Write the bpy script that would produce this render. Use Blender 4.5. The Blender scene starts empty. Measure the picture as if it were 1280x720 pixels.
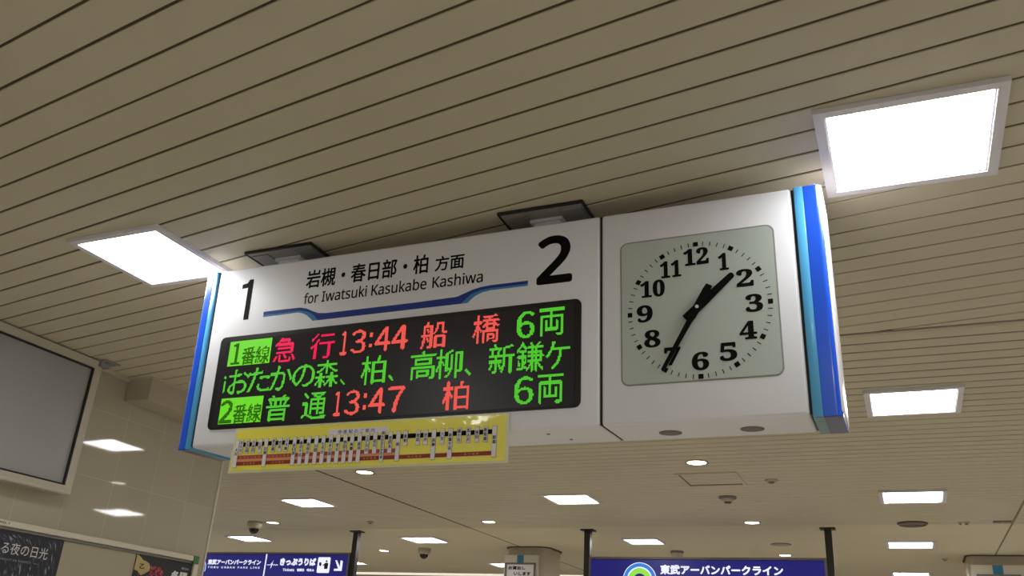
import bpy, bmesh, math, random
import numpy as np
from mathutils import Vector, Matrix

random.seed(7)
C = bpy.context.scene.collection
SC = bpy.context.scene

# ------------------------------------------------------------------ camera
YAW, PITCH, ROLL, FPX = math.radians(24.2004), math.radians(23.5488), math.radians(3.3898), 1097.92
EYE = Vector((0, 0, 1.5))
_f = Vector((-math.sin(YAW) * math.cos(PITCH), math.cos(YAW) * math.cos(PITCH), math.sin(PITCH)))
_r = Vector((math.cos(YAW), math.sin(YAW), 0))
_u = _r.cross(_f)
_r2 = math.cos(ROLL) * _r + math.sin(ROLL) * _u
_u2 = -math.sin(ROLL) * _r + math.cos(ROLL) * _u
cam = bpy.data.cameras.new('camera')
cam.sensor_width = 36.0
cam.lens = FPX / 1280 * 36.0
cam.clip_start, cam.clip_end = 0.05, 100
cam_ob = bpy.data.objects.new('camera', cam)
cam_ob.matrix_world = Matrix(((_r2.x, _u2.x, -_f.x, EYE.x), (_r2.y, _u2.y, -_f.y, EYE.y),
                              (_r2.z, _u2.z, -_f.z, EYE.z), (0, 0, 0, 1)))
C.objects.link(cam_ob)
SC.camera = cam_ob

# ------------------------------------------------------------------ world, light, exposure
SC.view_settings.view_transform = 'Standard'
SC.view_settings.look = 'None'
SC.view_settings.exposure = 0.0
SC.view_settings.gamma = 1.0
SC.view_settings.use_curve_mapping = False
w = bpy.data.worlds.new('station_air')
SC.world = w
w.use_nodes = True
w.node_tree.nodes['Background'].inputs[0].default_value = (1.0, 0.98, 0.94, 1)
w.node_tree.nodes['Background'].inputs[1].default_value = 0.44
LAMP_L = 22.5            # radiance of the ceiling panels
# the station's further ceiling lights, outside the frame (the same grid goes on behind and beside the viewer)
for (x, y) in ((-2.75, -0.35), (0.13, -0.35), (3.0, 7.95), (0.13, -5.9), (3.0, 10.7), (3.0, 13.4), (-11.2, 7.7), (-11.2, 10.3), (-2.79, 13.2), (-11.2, 5.1)):
    ld = bpy.data.lights.new('ceiling_lamp', 'AREA')
    ld.shape = 'SQUARE'
    ld.size = 0.45
    ld.energy = LAMP_L * math.pi * 0.45 * 0.45
    ld.color = (1.0, 1.0, 0.98)
    lo = bpy.data.objects.new('ceiling_lamp', ld)
    lo.location = (x, y, 2.98)
    C.objects.link(lo)

CZ = 3.0                # ceiling height


# ------------------------------------------------------------------ materials
def s2l(c):
    return tuple(((v / 255) / 12.92 if v / 255 <= 0.04045 else ((v / 255 + 0.055) / 1.055) ** 2.4) for v in c)


def mat(name, rgb, rough=0.5, metal=0.0, emit=None, estr=1.0, noise=0.0, nscale=20.0, coat=0.0, spec=0.5, bump=0.0, bscale=60.0):
    m = bpy.data.materials.new(name)
    m.use_nodes = True
    nt = m.node_tree
    b = nt.nodes['Principled BSDF']
    col = s2l(rgb)
    b.inputs['Base Color'].default_value = (*col, 1)
    b.inputs['Roughness'].default_value = rough
    b.inputs['Metallic'].default_value = metal
    b.inputs['Specular IOR Level'].default_value = spec
    if coat:
        b.inputs['Coat Weight'].default_value = coat
        b.inputs['Coat Roughness'].default_value = 0.06
    if emit is not None:
        b.inputs['Emission Color'].default_value = (*s2l(emit), 1)
        b.inputs['Emission Strength'].default_value = estr
    if noise or bump:
        tc = nt.nodes.new('ShaderNodeTexCoord')
        nz = nt.nodes.new('ShaderNodeTexNoise')
        nz.inputs['Scale'].default_value = nscale
        nz.inputs['Detail'].default_value = 3
        nt.links.new(tc.outputs['Object'], nz.inputs['Vector'])
        if noise:
            mx = nt.nodes.new('ShaderNodeMixRGB')
            mx.inputs[1].default_value = (*[c * (1 - noise) for c in col], 1)
            mx.inputs[2].default_value = (*[min(1, c * (1 + noise)) for c in col], 1)
            nt.links.new(nz.outputs['Fac'], mx.inputs[0])
            nt.links.new(mx.outputs[0], b.inputs['Base Color'])
        if bump:
            n2 = nt.nodes.new('ShaderNodeTexNoise')
            n2.inputs['Scale'].default_value = bscale
            nt.links.new(tc.outputs['Object'], n2.inputs['Vector'])
            bp = nt.nodes.new('ShaderNodeBump')
            bp.inputs['Strength'].default_value = bump
            bp.inputs['Distance'].default_value = 0.01
            nt.links.new(n2.outputs['Fac'], bp.inputs['Height'])
            nt.links.new(bp.outputs[0], b.inputs['Normal'])
            if coat:
                nt.links.new(bp.outputs[0], b.inputs['Coat Normal'])
    return m


M = {}
M['slat'] = mat('beige_painted_slat', (204, 195, 172), 0.55, noise=0.05, nscale=1.2)
M['gap'] = mat('dark_joint_filler', (84, 72, 56), 0.9)
M['joint'] = mat('brown_joint_filler', (52, 43, 32), 0.9)
M['seam_line'] = mat('tan_seam_filler', (138, 126, 102), 0.9)
M['plain'] = mat('beige_plain_ceiling', (216, 207, 182), 0.7, noise=0.04, nscale=2)
M['trim'] = mat('pale_ceiling_trim', (200, 190, 170), 0.5)
M['floor'] = mat('polished_floor_tile', (226, 219, 204), 0.35, noise=0.08, nscale=3)
M['white'] = mat('white_enamel_metal', (238, 240, 247), 0.42, spec=0.4, noise=0.02, nscale=3)
M['white_side'] = mat('white_plastic', (235, 232, 238), 0.25)
M['seam'] = mat('black_gasket', (30, 30, 30), 0.6)
M['blue'] = mat('blue_acrylic', (34, 90, 222), 0.22, coat=0.15)
M['cyan'] = mat('cyan_acrylic', (88, 178, 234), 0.22, coat=0.15)
M['cyan_under'] = mat('cyan_with_reflection', (116, 158, 166), 0.3)  # cap cyan greyed to hold the ceiling's grazing reflection
M['blue_under'] = mat('blue_with_reflection', (100, 106, 142), 0.3)  # cap blue greyed by the same painted reflection
M['black'] = mat('black_print', (14, 12, 14), 0.7, spec=0.12)
M['navy'] = mat('navy_print', (22, 52, 150), 0.35)
M['sky'] = mat('light_blue_print', (60, 140, 200), 0.35)
M['screen'] = mat('smoked_black_acrylic', (42, 38, 45), 0.3, spec=0.4)
M['bezel'] = mat('black_rubber_bezel', (14, 13, 15), 0.4)
M['led_green'] = mat('green_led', (10, 20, 8), 0.5, emit=(84, 210, 46))
M['led_red'] = mat('red_led', (20, 8, 8), 0.5, emit=(255, 92, 82))
M['led_crimson'] = mat('crimson_led', (20, 8, 10), 0.5, emit=(255, 0, 84))
M['led_block'] = mat('lit_green_led_block', (10, 20, 8), 0.5, emit=(104, 214, 30))
M['led_off'] = mat('unlit_led', (6, 18, 5), 0.8, spec=0.1)
M['face'] = mat('pale_grey_dial', (192, 203, 196), 0.3, coat=0.5)
M['dial_rim'] = mat('grey_dial_rim', (150, 150, 150), 0.3)
M['steel'] = mat('galvanised_steel', (226, 226, 232), 0.4, metal=0.0, noise=0.12, nscale=14)
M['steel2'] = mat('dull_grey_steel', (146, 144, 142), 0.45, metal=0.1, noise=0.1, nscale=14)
M['darksteel'] = mat('dark_steel', (84, 78, 72), 0.5, metal=0.2)
M['grille'] = mat('grey_grille', (110, 110, 104), 0.6)
M['diffuser'] = mat('lit_diffuser', (240, 240, 240), 0.5, emit=(255, 254, 252), estr=LAMP_L)
M['lframe'] = mat('lamp_frame_metal', (225, 222, 228), 0.4)
M['dlight'] = mat('lit_downlight', (240, 240, 230), 0.5, emit=(255, 248, 226), estr=12.0)
M['dring'] = mat('downlight_ring', (150, 144, 126), 0.45)
M['device'] = mat('cream_device_plastic', (176, 170, 150), 0.5)
M['devdark'] = mat('dark_glass_dome', (20, 16, 15), 0.15)
M['louvre'] = mat('vent_louvre', (120, 112, 102), 0.6)
M['yellow'] = mat('yellow_paper_laminated', (255, 246, 92), 0.35, coat=0.55, bump=0.25, bscale=11)
M['lamin'] = mat('clear_laminate_margin', (232, 230, 186), 0.25, coat=0.5)
M['paper'] = mat('white_paper', (240, 236, 244), 0.6)
M['redline'] = mat('red_brown_print', (150, 44, 32), 0.5)
M['rose'] = mat('rose_print', (178, 70, 66), 0.5)
M['orange'] = mat('orange_print', (232, 160, 104), 0.5)
M['post'] = mat('dark_brown_post', (40, 32, 28), 0.4)
M['alu'] = mat('aluminium_frame', (120, 116, 110), 0.4, metal=0.5)
M['bluebox'] = mat('lit_blue_panel', (20, 20, 90), 0.3, emit=(22, 22, 102), estr=0.9)
M['litwhite'] = mat('lit_white_lettering', (230, 230, 240), 0.4, emit=(226, 232, 255), estr=0.9)
M['litgreen'] = mat('lit_green_emblem', (120, 200, 60), 0.4, emit=(140, 214, 70), estr=0.85)
M['litblue'] = mat('lit_blue_emblem', (40, 110, 200), 0.4, emit=(46, 120, 204), estr=0.85)
M['picto'] = mat('dark_pictogram', (14, 16, 20), 0.5)
M['lightbox'] = mat('unlit_grey_lightbox_panel', (158, 159, 157), 0.3, noise=0.03, nscale=2)
M['frame'] = mat('cream_aluminium_frame', (190, 182, 166), 0.4)
M['duct'] = mat('cream_painted_duct', (180, 170, 148), 0.5)
M['pinboard'] = mat('beige_pinboard', (172, 163, 138), 0.55)
M['rail'] = mat('off_white_rail', (214, 206, 186), 0.4)
M['greenpad'] = mat('green_plastic_cap', (62, 116, 66), 0.5)
M['poster_dark'] = mat('dark_navy_poster', (26, 28, 38), 0.4)
M['stroke'] = mat('grey_blue_stroke', (156, 158, 172), 0.5)
M['stroke2'] = mat('slate_stroke', (78, 82, 102), 0.5)
M['poster_black'] = mat('black_poster', (30, 29, 30), 0.4)
M['petal'] = mat('crimson_petal', (186, 34, 56), 0.5, noise=0.4, nscale=40)
M['petal2'] = mat('pink_petal', (206, 110, 120), 0.5)
M['kraft'] = mat('tan_print', (190, 168, 110), 0.5)
M['lettering'] = mat('white_lettering', (224, 222, 220), 0.5)
M['column'] = mat('cream_column_panel', (178, 168, 146), 0.45)
M['board'] = mat('pale_notice_panel', (206, 200, 184), 0.4)
M['bluetag'] = mat('teal_blue_band', (48, 122, 158), 0.45)
M['farwall'] = mat('brown_far_wall', (126, 112, 96), 0.6)
M['cornice'] = mat('glowing_white_bar', (240, 236, 226), 0.5, emit=(240, 232, 214), estr=0.75)  # white bar on the far wall, brightened by emission


def tile_mat():
    m = bpy.data.materials.new('glazed_beige_tile')
    m.use_nodes = True
    nt = m.node_tree
    b = nt.nodes['Principled BSDF']
    tc = nt.nodes.new('ShaderNodeTexCoord')
    br = nt.nodes.new('ShaderNodeTexBrick')
    br.offset = 0.0
    br.squash = 1.0
    br.inputs['Scale'].default_value = 1.0
    br.inputs['Brick Width'].default_value = 0.302
    br.inputs['Row Height'].default_value = 0.377
    br.inputs['Mortar Size'].default_value = 0.0022
    br.inputs['Mortar Smooth'].default_value = 0.3
    br.inputs['Bias'].default_value = 0.0
    br.inputs['Color1'].default_value = (*s2l((182, 174, 156)), 1)
    br.inputs['Color2'].default_value = (*s2l((177, 169, 150)), 1)
    br.inputs['Mortar'].default_value = (*s2l((197, 190, 170)), 1)
    nt.links.new(tc.outputs['UV'], br.inputs['Vector'])
    nt.links.new(br.outputs['Color'], b.inputs['Base Color'])
    b.inputs['Roughness'].default_value = 0.035
    bp = nt.nodes.new('ShaderNodeBump')
    bp.inputs['Strength'].default_value = 0.4
    bp.inputs['Distance'].default_value = 0.003
    bp.invert = True
    nt.links.new(br.outputs['Fac'], bp.inputs['Height'])
    nz = nt.nodes.new('ShaderNodeTexNoise')
    nz.inputs['Scale'].default_value = 2.5
    nt.links.new(tc.outputs['UV'], nz.inputs['Vector'])
    b2 = nt.nodes.new('ShaderNodeBump')
    b2.inputs['Strength'].default_value = 0.03
    b2.inputs['Distance'].default_value = 0.02
    nt.links.new(nz.outputs['Fac'], b2.inputs['Height'])
    nt.links.new(bp.outputs[0], b2.inputs['Normal'])
    nt.links.new(b2.outputs[0], b.inputs['Normal'])
    return m


M['tile'] = tile_mat()


# ------------------------------------------------------------------ helpers
def link(o, parent=None):
    C.objects.link(o)
    if parent is not None:
        o.parent = parent
    return o


def obj(name, bm, m, parent=None, smooth=False):
    me = bpy.data.meshes.new(name)
    bm.normal_update()
    bm.to_mesh(me)
    bm.free()
    for k in (m if isinstance(m, (list, tuple)) else [m]):
        me.materials.append(k)
    if smooth:
        for p in me.polygons:
            p.use_smooth = True
    return link(bpy.data.objects.new(name, me), parent)


def tag(o, label, cat, group=None):
    o['label'] = label
    o['category'] = cat
    if group:
        o['group'] = group
    return o


def thing(name, label, cat, loc=(0, 0, 0), rot=(0, 0, 0), group=None):
    o = bpy.data.objects.new(name, None)
    o.empty_display_size = 0.1
    o.location = loc
    o.rotation_euler = rot
    C.objects.link(o)
    return tag(o, label, cat, group)


def structure(name, bm, m, smooth=False):
    o = obj(name, bm, m, None, smooth)
    o['kind'] = 'structure'
    return o


def add_box(bm, x0, x1, y0, y1, z0, z1, bevel=0.0, seg=3, mi=0):
    r = bmesh.ops.create_cube(bm, size=1.0)
    vs = r['verts']
    for v in vs:
        v.co = Vector((x0 + (v.co.x + 0.5) * (x1 - x0), y0 + (v.co.y + 0.5) * (y1 - y0), z0 + (v.co.z + 0.5) * (z1 - z0)))
    fs = set(f for v in vs for f in v.link_faces)
    for f in fs:
        f.material_index = mi
    if bevel:
        es = list(set(e for v in vs for e in v.link_edges))
        bmesh.ops.bevel(bm, geom=es, offset=bevel, segments=seg, affect='EDGES', profile=0.5)
    return bm


def box(x0, x1, y0, y1, z0, z1, bevel=0.0, seg=3):
    return add_box(bmesh.new(), x0, x1, y0, y1, z0, z1, bevel, seg)


def rrect(u0, u1, v0, v1, r, n=6):
    pts = []
    for cx, cy, a0 in ((u1 - r, v1 - r, 0), (u0 + r, v1 - r, 90), (u0 + r, v0 + r, 180), (u1 - r, v0 + r, 270)):
        for k in range(n + 1):
            a = math.radians(a0 + 90 * k / n)
            pts.append((cx + r * math.cos(a), cy + r * math.sin(a)))
    return pts


def add_poly(bm, pts, y_front, y_back, mi=0):
    """prism: outline (u, v) in the local x-z plane, front at y_front (towards the viewer), back at y_back"""
    a = [bm.verts.new((p[0], y_front, p[1])) for p in pts]
    b = [bm.verts.new((p[0], y_back, p[1])) for p in pts]
    fs = [bm.faces.new(a), bm.faces.new(b[::-1])]
    n = len(pts)
    for i in range(n):
        fs.append(bm.faces.new((a[i], b[i], b[(i + 1) % n], a[(i + 1) % n])))
    for f in fs:
        f.material_index = mi
    bmesh.ops.recalc_face_normals(bm, faces=fs)
    return bm


def poly(pts, yf, yb):
    return add_poly(bmesh.new(), pts, yf, yb)


def add_frame(bm, u0, u1, v0, v1, t, yf, yb):
    for a in ((u0, u1, v1 - t, v1), (u0, u1, v0, v0 + t), (u0, u0 + t, v0 + t, v1 - t), (u1 - t, u1, v0 + t, v1 - t)):
        add_box(bm, a[0], a[1], yf, yb, a[2], a[3])
    return bm


def ring_pts(cx, cy, r, a0, a1, n):
    return [(cx + r * math.cos(math.radians(a0 + (a1 - a0) * k / n)), cy + r * math.sin(math.radians(a0 + (a1 - a0) * k / n))) for k in range(n + 1)]


def add_arc(bm, cx, cy, r0, r1, a0, a1, yf, yb, n=28):
    return add_poly(bm, ring_pts(cx, cy, r1, a0, a1, n) + ring_pts(cx, cy, r0, a1, a0, n), yf, yb)


def add_lathe(bm, prof, n=28, mi=0):
    """profile [(r, z)] turned about z, open at the top"""
    rings = []
    for r, z in prof:
        if r < 1e-6:
            rings.append([bm.verts.new((0, 0, z))])
        else:
            rings.append([bm.verts.new((r * math.cos(2 * math.pi * k / n), r * math.sin(2 * math.pi * k / n), z)) for k in range(n)])
    fs = []
    for A, B in zip(rings[:-1], rings[1:]):
        for k in range(n):
            j = (k + 1) % n
            if len(A) == 1 and len(B) == 1:
                continue
            if len(A) == 1:
                fs.append(bm.faces.new((A[0], B[k], B[j])))
            elif len(B) == 1:
                fs.append(bm.faces.new((A[k], B[0], A[j])))
            else:
                fs.append(bm.faces.new((A[k], B[k], B[j], A[j])))
    for f in fs:
        f.material_index = mi
    bmesh.ops.recalc_face_normals(bm, faces=fs)
    return bm


def lathe(prof, n=28):
    return add_lathe(bmesh.new(), prof, n)


def add_tube(bm, pts, r, n=8):
    pts = [Vector(p) for p in pts]
    rings = []
    for i, p in enumerate(pts):
        d = (pts[min(i + 1, len(pts) - 1)] - pts[max(i - 1, 0)]).normalized()
        a = d.orthogonal().normalized()
        if rings:
            a = (prev - d * prev.dot(d)).normalized()
        prev = a
        b = d.cross(a)
        rings.append([bm.verts.new(p + r * (math.cos(2 * math.pi * k / n) * a + math.sin(2 * math.pi * k / n) * b)) for k in range(n)])
    for A, B in zip(rings[:-1], rings[1:]):
        for k in range(n):
            bm.faces.new((A[k], A[(k + 1) % n], B[(k + 1) % n], B[k]))
    bm.faces.new(rings[0][::-1])
    bm.faces.new(rings[-1])
    return bm


_tcache = {}


def sans(s):
    """the same letters and digits in a plain grotesque"""
    o = ''
    for c in s:
        if 'A' <= c <= 'Z':
            o += chr(0x1D5A0 + ord(c) - 65)
        elif 'a' <= c <= 'z':
            o += chr(0x1D5BA + ord(c) - 97)
        elif '0' <= c <= '9':
            o += chr(0x1D7E2 + ord(c) - 48)
        else:
            o += c
    return o


def glyphs(s, spacing=1.0):
    """flat lettering as (verts Nx2, faces)"""
    key = (s, spacing)
    if key not in _tcache:
        cu = bpy.data.curves.new('lettering', 'FONT')
        cu.body = s
        cu.size = 1.0
        cu.resolution_u = 4
        cu.space_character = spacing
        o = bpy.data.objects.new('lettering', cu)
        C.objects.link(o)
        bpy.context.view_layer.update()
        me = bpy.data.meshes.new_from_object(o.evaluated_get(bpy.context.evaluated_depsgraph_get()))
        me.calc_loop_triangles()
        v = np.array([(p.co.x, p.co.y) for p in me.vertices])
        t = np.array([tuple(q.vertices) for q in me.loop_triangles])
        C.objects.unlink(o)
        bpy.data.objects.remove(o)
        bpy.data.meshes.remove(me)
        _tcache[key] = (v, t)
    return _tcache[key]


def fit(s, bx, spacing=1.0):
    v, t = glyphs(s, spacing)
    lo, hi = v.min(0), v.max(0)
    u0, v0, u1, v1 = bx
    return (v - lo) / (hi - lo) * np.array([u1 - u0, v1 - v0]) + np.array([u0, v0]), t


def text(name, s, bx, y, m, parent=None, bold=0.0, spacing=1.0):
    """lettering fitted to the box (u0, v0, u1, v1) of the local x-z plane, printed at depth y"""
    bx = (bx[0] + bold, bx[1] + bold, bx[2] - bold, bx[3] - bold)
    p, t = fit(s, bx, spacing)
    verts, faces = [], []
    for k in range(9 if bold else 1):                     # heavier weight: the strokes widened by bold on every side
        du, dv = (bold * math.cos(k * math.pi / 4), bold * math.sin(k * math.pi / 4)) if k < 8 and bold else (0, 0)
        o_ = len(verts)
        verts += [(a + du, y - k * 0.000004, b + dv) for a, b in p]
        faces += [tuple(int(i) + o_ for i in q) for q in t]
    me = bpy.data.meshes.new(name)
    me.from_pydata(verts, [], faces)
    # faces look towards -y
    me.update()
    if me.polygons and me.polygons[0].normal.y > 0:
        me.flip_normals()
    me.materials.append(m)
    return link(bpy.data.objects.new(name, me), parent)


LED_HIT = 2


def led(name, items, y, m, parent, pitch=0.00425):
    """lettering as the dots of an LED matrix: items [(string, box)]"""
    for s, bx in items:
        led_char(name, s, bx, y, m, parent, pitch)


def led_char(name, s, bx, y, m, parent, pitch):
    if True:
        quads = []
        p, t = fit(s, bx)
        a, b, c = p[t[:, 0]], p[t[:, 1]], p[t[:, 2]]
        wide = 0.0016 if s in '１２３４６７' else 0.0
        i0, i1 = int(math.floor(bx[0] / pitch)) - 1, int(math.ceil(bx[2] / pitch)) + 1
        j0, j1 = int(math.floor(bx[1] / pitch)) - 1, int(math.ceil(bx[3] / pitch)) + 1
        for i in range(i0, i1):
            for j in range(j0, j1):
                hit = 0
                for (du, dv, sh) in ((.5, .5, 0), (.25, .25, -wide), (.75, .25, wide), (.25, .75, -wide), (.75, .75, wide)):
                    q = np.array([(i + du) * pitch + sh, (j + dv) * pitch])
                    d1 = (b[:, 0] - a[:, 0]) * (q[1] - a[:, 1]) - (b[:, 1] - a[:, 1]) * (q[0] - a[:, 0])
                    d2 = (c[:, 0] - b[:, 0]) * (q[1] - b[:, 1]) - (c[:, 1] - b[:, 1]) * (q[0] - b[:, 0])
                    d3 = (a[:, 0] - c[:, 0]) * (q[1] - c[:, 1]) - (a[:, 1] - c[:, 1]) * (q[0] - c[:, 0])
                    if (((d1 >= 0) & (d2 >= 0) & (d3 >= 0)) | ((d1 <= 0) & (d2 <= 0) & (d3 <= 0))).any():
                        hit += 1
                if hit >= (1 if m is M['led_off'] else LED_HIT):
                    quads.append((i * pitch, j * pitch))
    bm = bmesh.new()
    g = pitch * 0.05
    for (u, v) in quads:
        bm.faces.new([bm.verts.new(q) for q in ((u + g, y, v + g), (u + pitch - g, y, v + g), (u + pitch - g, y, v + pitch - g), (u + g, y, v + pitch - g))])
    return obj(name, bm, m, parent)


def copy_tree(o, parent=None):
    c = o.copy()
    C.objects.link(c)
    if parent is not None:
        c.parent = parent
    for ch in list(o.children):
        copy_tree(ch, c)
    return c


# ================================================================== THE SETTING
# floor
structure('floor', box(-14, 9, -9, 18, -0.1, 0.0), M['floor'])


# ---- slatted ceiling
def slat_profile(bm, p0, p1, n, wdt, z):
    """one slat running from p0 to p1 (Vectors in plan), width wdt along n"""
    h, e = 0.0045, 0.002
    prof = [(0, z + h), (0, z + e), (e, z), (wdt - e, z), (wdt, z + e), (wdt, z + h)]
    A = [bm.verts.new((p0.x + n.x * a, p0.y + n.y * a, b)) for a, b in prof]
    B = [bm.verts.new((p1.x + n.x * a, p1.y + n.y * a, b)) for a, b in prof]
    for k in range(5):
        bm.faces.new((A[k], B[k], B[k + 1], A[k + 1]))


def clip(bm, co, no):
    g = bm.verts[:] + bm.edges[:] + bm.faces[:]
    bmesh.ops.bisect_plane(bm, geom=g, plane_co=co, plane_no=no, clear_outer=True)


JOINT = 4.05
WX = -4.2
bm = bmesh.new()
th = math.radians(-8.59)
d = Vector((math.cos(th), math.sin(th)))
n = Vector((-math.sin(th), math.cos(th)))
S = 0.11547
rg = random.Random(3)
for k in range(-22, 40):
    g = 0.0095 + rg.uniform(-0.002, 0.002)
    c = 0.8875 + k * S + g / 2
    o = n * c
    slat_profile(bm, o - d * 6.0, o + d * 7.0, n, S - g, CZ)
clip(bm, (0, JOINT - 0.004, 0), (0, 1, 0))
clip(bm, (WX - 0.05, 0, 0), (-1, 0, 0))
clip(bm, (0, -1.9, 0), (0, -1, 0))
clip(bm, (5.0, 0, 0), (1, 0, 0))
for f in bm.faces:
    if f.normal.z > 0:
        f.normal_flip()
structure('ceiling', bm, M['slat'])
# far slats, parallel to the sign
bm = bmesh.new()
FY, FS = 4.203, 0.1168
STEP = 9.42
k = -1
while FY + k * FS < STEP - 0.02:
    g = 0.0145 + rg.uniform(-0.0015, 0.0015)
    y0 = FY + k * FS + g / 2
    slat_profile(bm, Vector((-12.5, y0)), Vector((6.0, y0)), Vector((0, 1)), FS - g, CZ)
    k += 1
clip(bm, (0, JOINT + 0.028, 0), (0, -1, 0))
clip(bm, (0, STEP, 0), (0, 1, 0))
structure('ceiling', bm, M['slat'])
# dark void behind the slats, plain ceiling further on
structure('ceiling', box(-12.5, 6.0, -1.9, JOINT, CZ + 0.0040, CZ + 0.06), M['gap'])
structure('ceiling', box(-12.5, 6.0, JOINT, STEP, CZ + 0.0040, CZ + 0.06), M['joint'])
structure('ceiling', box(-12.5, 6.0, STEP, 15.0, CZ - 0.002, CZ + 0.06), M['plain'])
structure('ceiling', box(-12.5, 6.0, -9.0, -1.9, CZ - 0.002, CZ + 0.06), M['plain'])
# joint strip where the slat direction changes, and the two long seams
structure('trim_1', box(WX, 6.0, JOINT + 0.010, JOINT + 0.026, CZ - 0.004, CZ + 0.02), M['trim'])
structure('trim_2', box(-4.592, -4.574, 4.76, 14.2, CZ - 0.003, CZ + 0.01), M['gap'])
structure('trim_3', box(0.955, 0.972, JOINT + 0.03, 14.2, CZ - 0.003, CZ + 0.01), M['seam_line'])
#structure('trim_4', box(-12.5, 6.0, STEP - 0.03, STEP, CZ - 0.006, CZ + 0.01), M['plain'])

# left tiled wall
WEND = 4.70
bm = box(WX - 0.3, WX, -1.9, WEND, 0.0, CZ - 0.004)
uv = bm.loops.layers.uv.new('tile')
for f in bm.faces:
    for lp in f.loops:
        co = lp.vert.co
        if abs(f.normal.x) > 0.5:
            lp[uv].uv = (co.y - 4.135 + 0.302 * 40, co.z - 2.383 + 0.377 * 20)
        else:
            lp[uv].uv = (co.x - 4.135 + 0.302 * 40, co.z - 2.383 + 0.377 * 20)
structure('wall_left', bm, M['tile'])
structure('trim_5', box(WX, WX + 0.018, -1.9, 3.765, CZ - 0.022, CZ), M['trim'])
structure('trim_6', box(WX - 0.012, WX + 0.008, WEND, WEND + 0.012, 0.0, CZ), M['rail'])
# far wall with white cornice
structure('wall_back', box(-12.5, 6.0, 14.3, 14.5, 0.0, CZ - 0.004), M['farwall'])


# ================================================================== DEPARTURE SIGN
TILT = math.radians(2.61)
sign = thing('departure_sign', 'long white hanging departure board with LED screen, square clock and blue end caps',
             'sign', (-0.8169, 2.55, 2.2102), (TILT, 0, 0))
D = 0.243
TOP = 0.724
h = obj('display_housing', box(-1.624, -0.0022, 0, D, 0, TOP, 0.012, 4), M['white'], sign, True)
for (u, yy) in ((-0.20, 0.07), (-0.155, 0.165), (-1.47, 0.06)):
    b = lathe([(0.006, 0.001), (0.006, -0.0015), (0, -0.0015)], 12)
    for v in b.verts:
        v.co += Vector((u, yy, 0))
    obj('screw', b, M['darksteel'], h)
ch = obj('clock_housing', box(0.0022, 0.620, 0, D, 0, TOP, 0.012, 4), M['white'], sign, True)
for u in (0.186, 0.438):
    b = lathe([(0.036, 0.002), (0.036, -0.002), (0.028, -0.003), (0, -0.003)], 28)
    for v in b.verts:
        v.co += Vector((u, 0.138, 0))
    obj('round_grille', b, M['grille'], ch)
obj('gasket', box(-0.003, 0.003, 0.004, D - 0.004, 0.004, TOP - 0.004), M['seam'], sign)
for u0, u1 in ((-1.631, -1.622), (0.619, 0.630)):
    obj('gasket', box(u0, u1, 0.006, D - 0.006, 0.006, TOP - 0.006), M['seam'], sign)

# end caps: cyan and blue stripes wrapped round a white moulding
for s in (-1, 1):
    inner, mid, outer = (-1.629, -1.652, -1.692) if s < 0 else (0.627, 0.656, 0.708)
    rim = outer + s * 0.0025
    cap = obj('end_cap', box(min(inner, rim), max(inner, rim), 0.004, D - 0.002, 0.004, TOP + 0.002, 0.009, 3), M['white_side'], sign, True)
    bm = box(min(inner, mid), max(inner, mid), -0.003, D, -0.004, TOP, 0.003, 2)
    obj('cyan_stripe', bm, M['cyan'], cap, True)
    # blue part: rounded outer front edge
    bm = bmesh.new()
    R = 0.018
    pf = [(mid, D), (mid, -0.003)]
    for k in range(9):
        a = math.radians(90 * k / 8)
        pf.append((outer - s * R + s * R * math.sin(a), -0.003 + R - R * math.cos(a)))
    pf.append((outer, 0.06))
    pf.append((outer - s * 0.001, 0.06))
    pf.append((outer - s * 0.001, D))
    A = [bm.verts.new((x, y, -0.004)) for x, y in pf]
    B = [bm.verts.new((x, y, TOP - 0.002)) for x, y in pf]
    bm.faces.new(A)
    bm.faces.new(B[::-1])
    for k in range(len(pf)):
        j = (k + 1) % len(pf)
        bm.faces.new((A[k], B[k], B[j], A[j]))
    bmesh.ops.recalc_face_normals(bm, faces=bm.faces[:])
    es = [e for e in bm.edges if all(abs(v.co.x - outer) < 0.0015 and v.co.y < 0.061 and v.co.z > TOP - 0.003 for v in e.verts)]
    bmesh.ops.bevel(bm, geom=es, offset=0.011, segments=4, affect='EDGES', profile=0.5, clamp_overlap=True)
    obj('blue_stripe', bm, M['blue'], cap)
    obj('cyan_reflection_plate', box(min(inner, mid), max(inner, mid), 0.008, D - 0.004, -0.0055, -0.0035), M['cyan_under'], cap)  # added plates under the cap, ceiling reflection put into their colour
    obj('blue_reflection_plate', box(min(mid, outer - s * 0.004), max(mid, outer - s * 0.004), 0.008, D - 0.004, -0.0055, -0.0035), M['blue_under'], cap)

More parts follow.
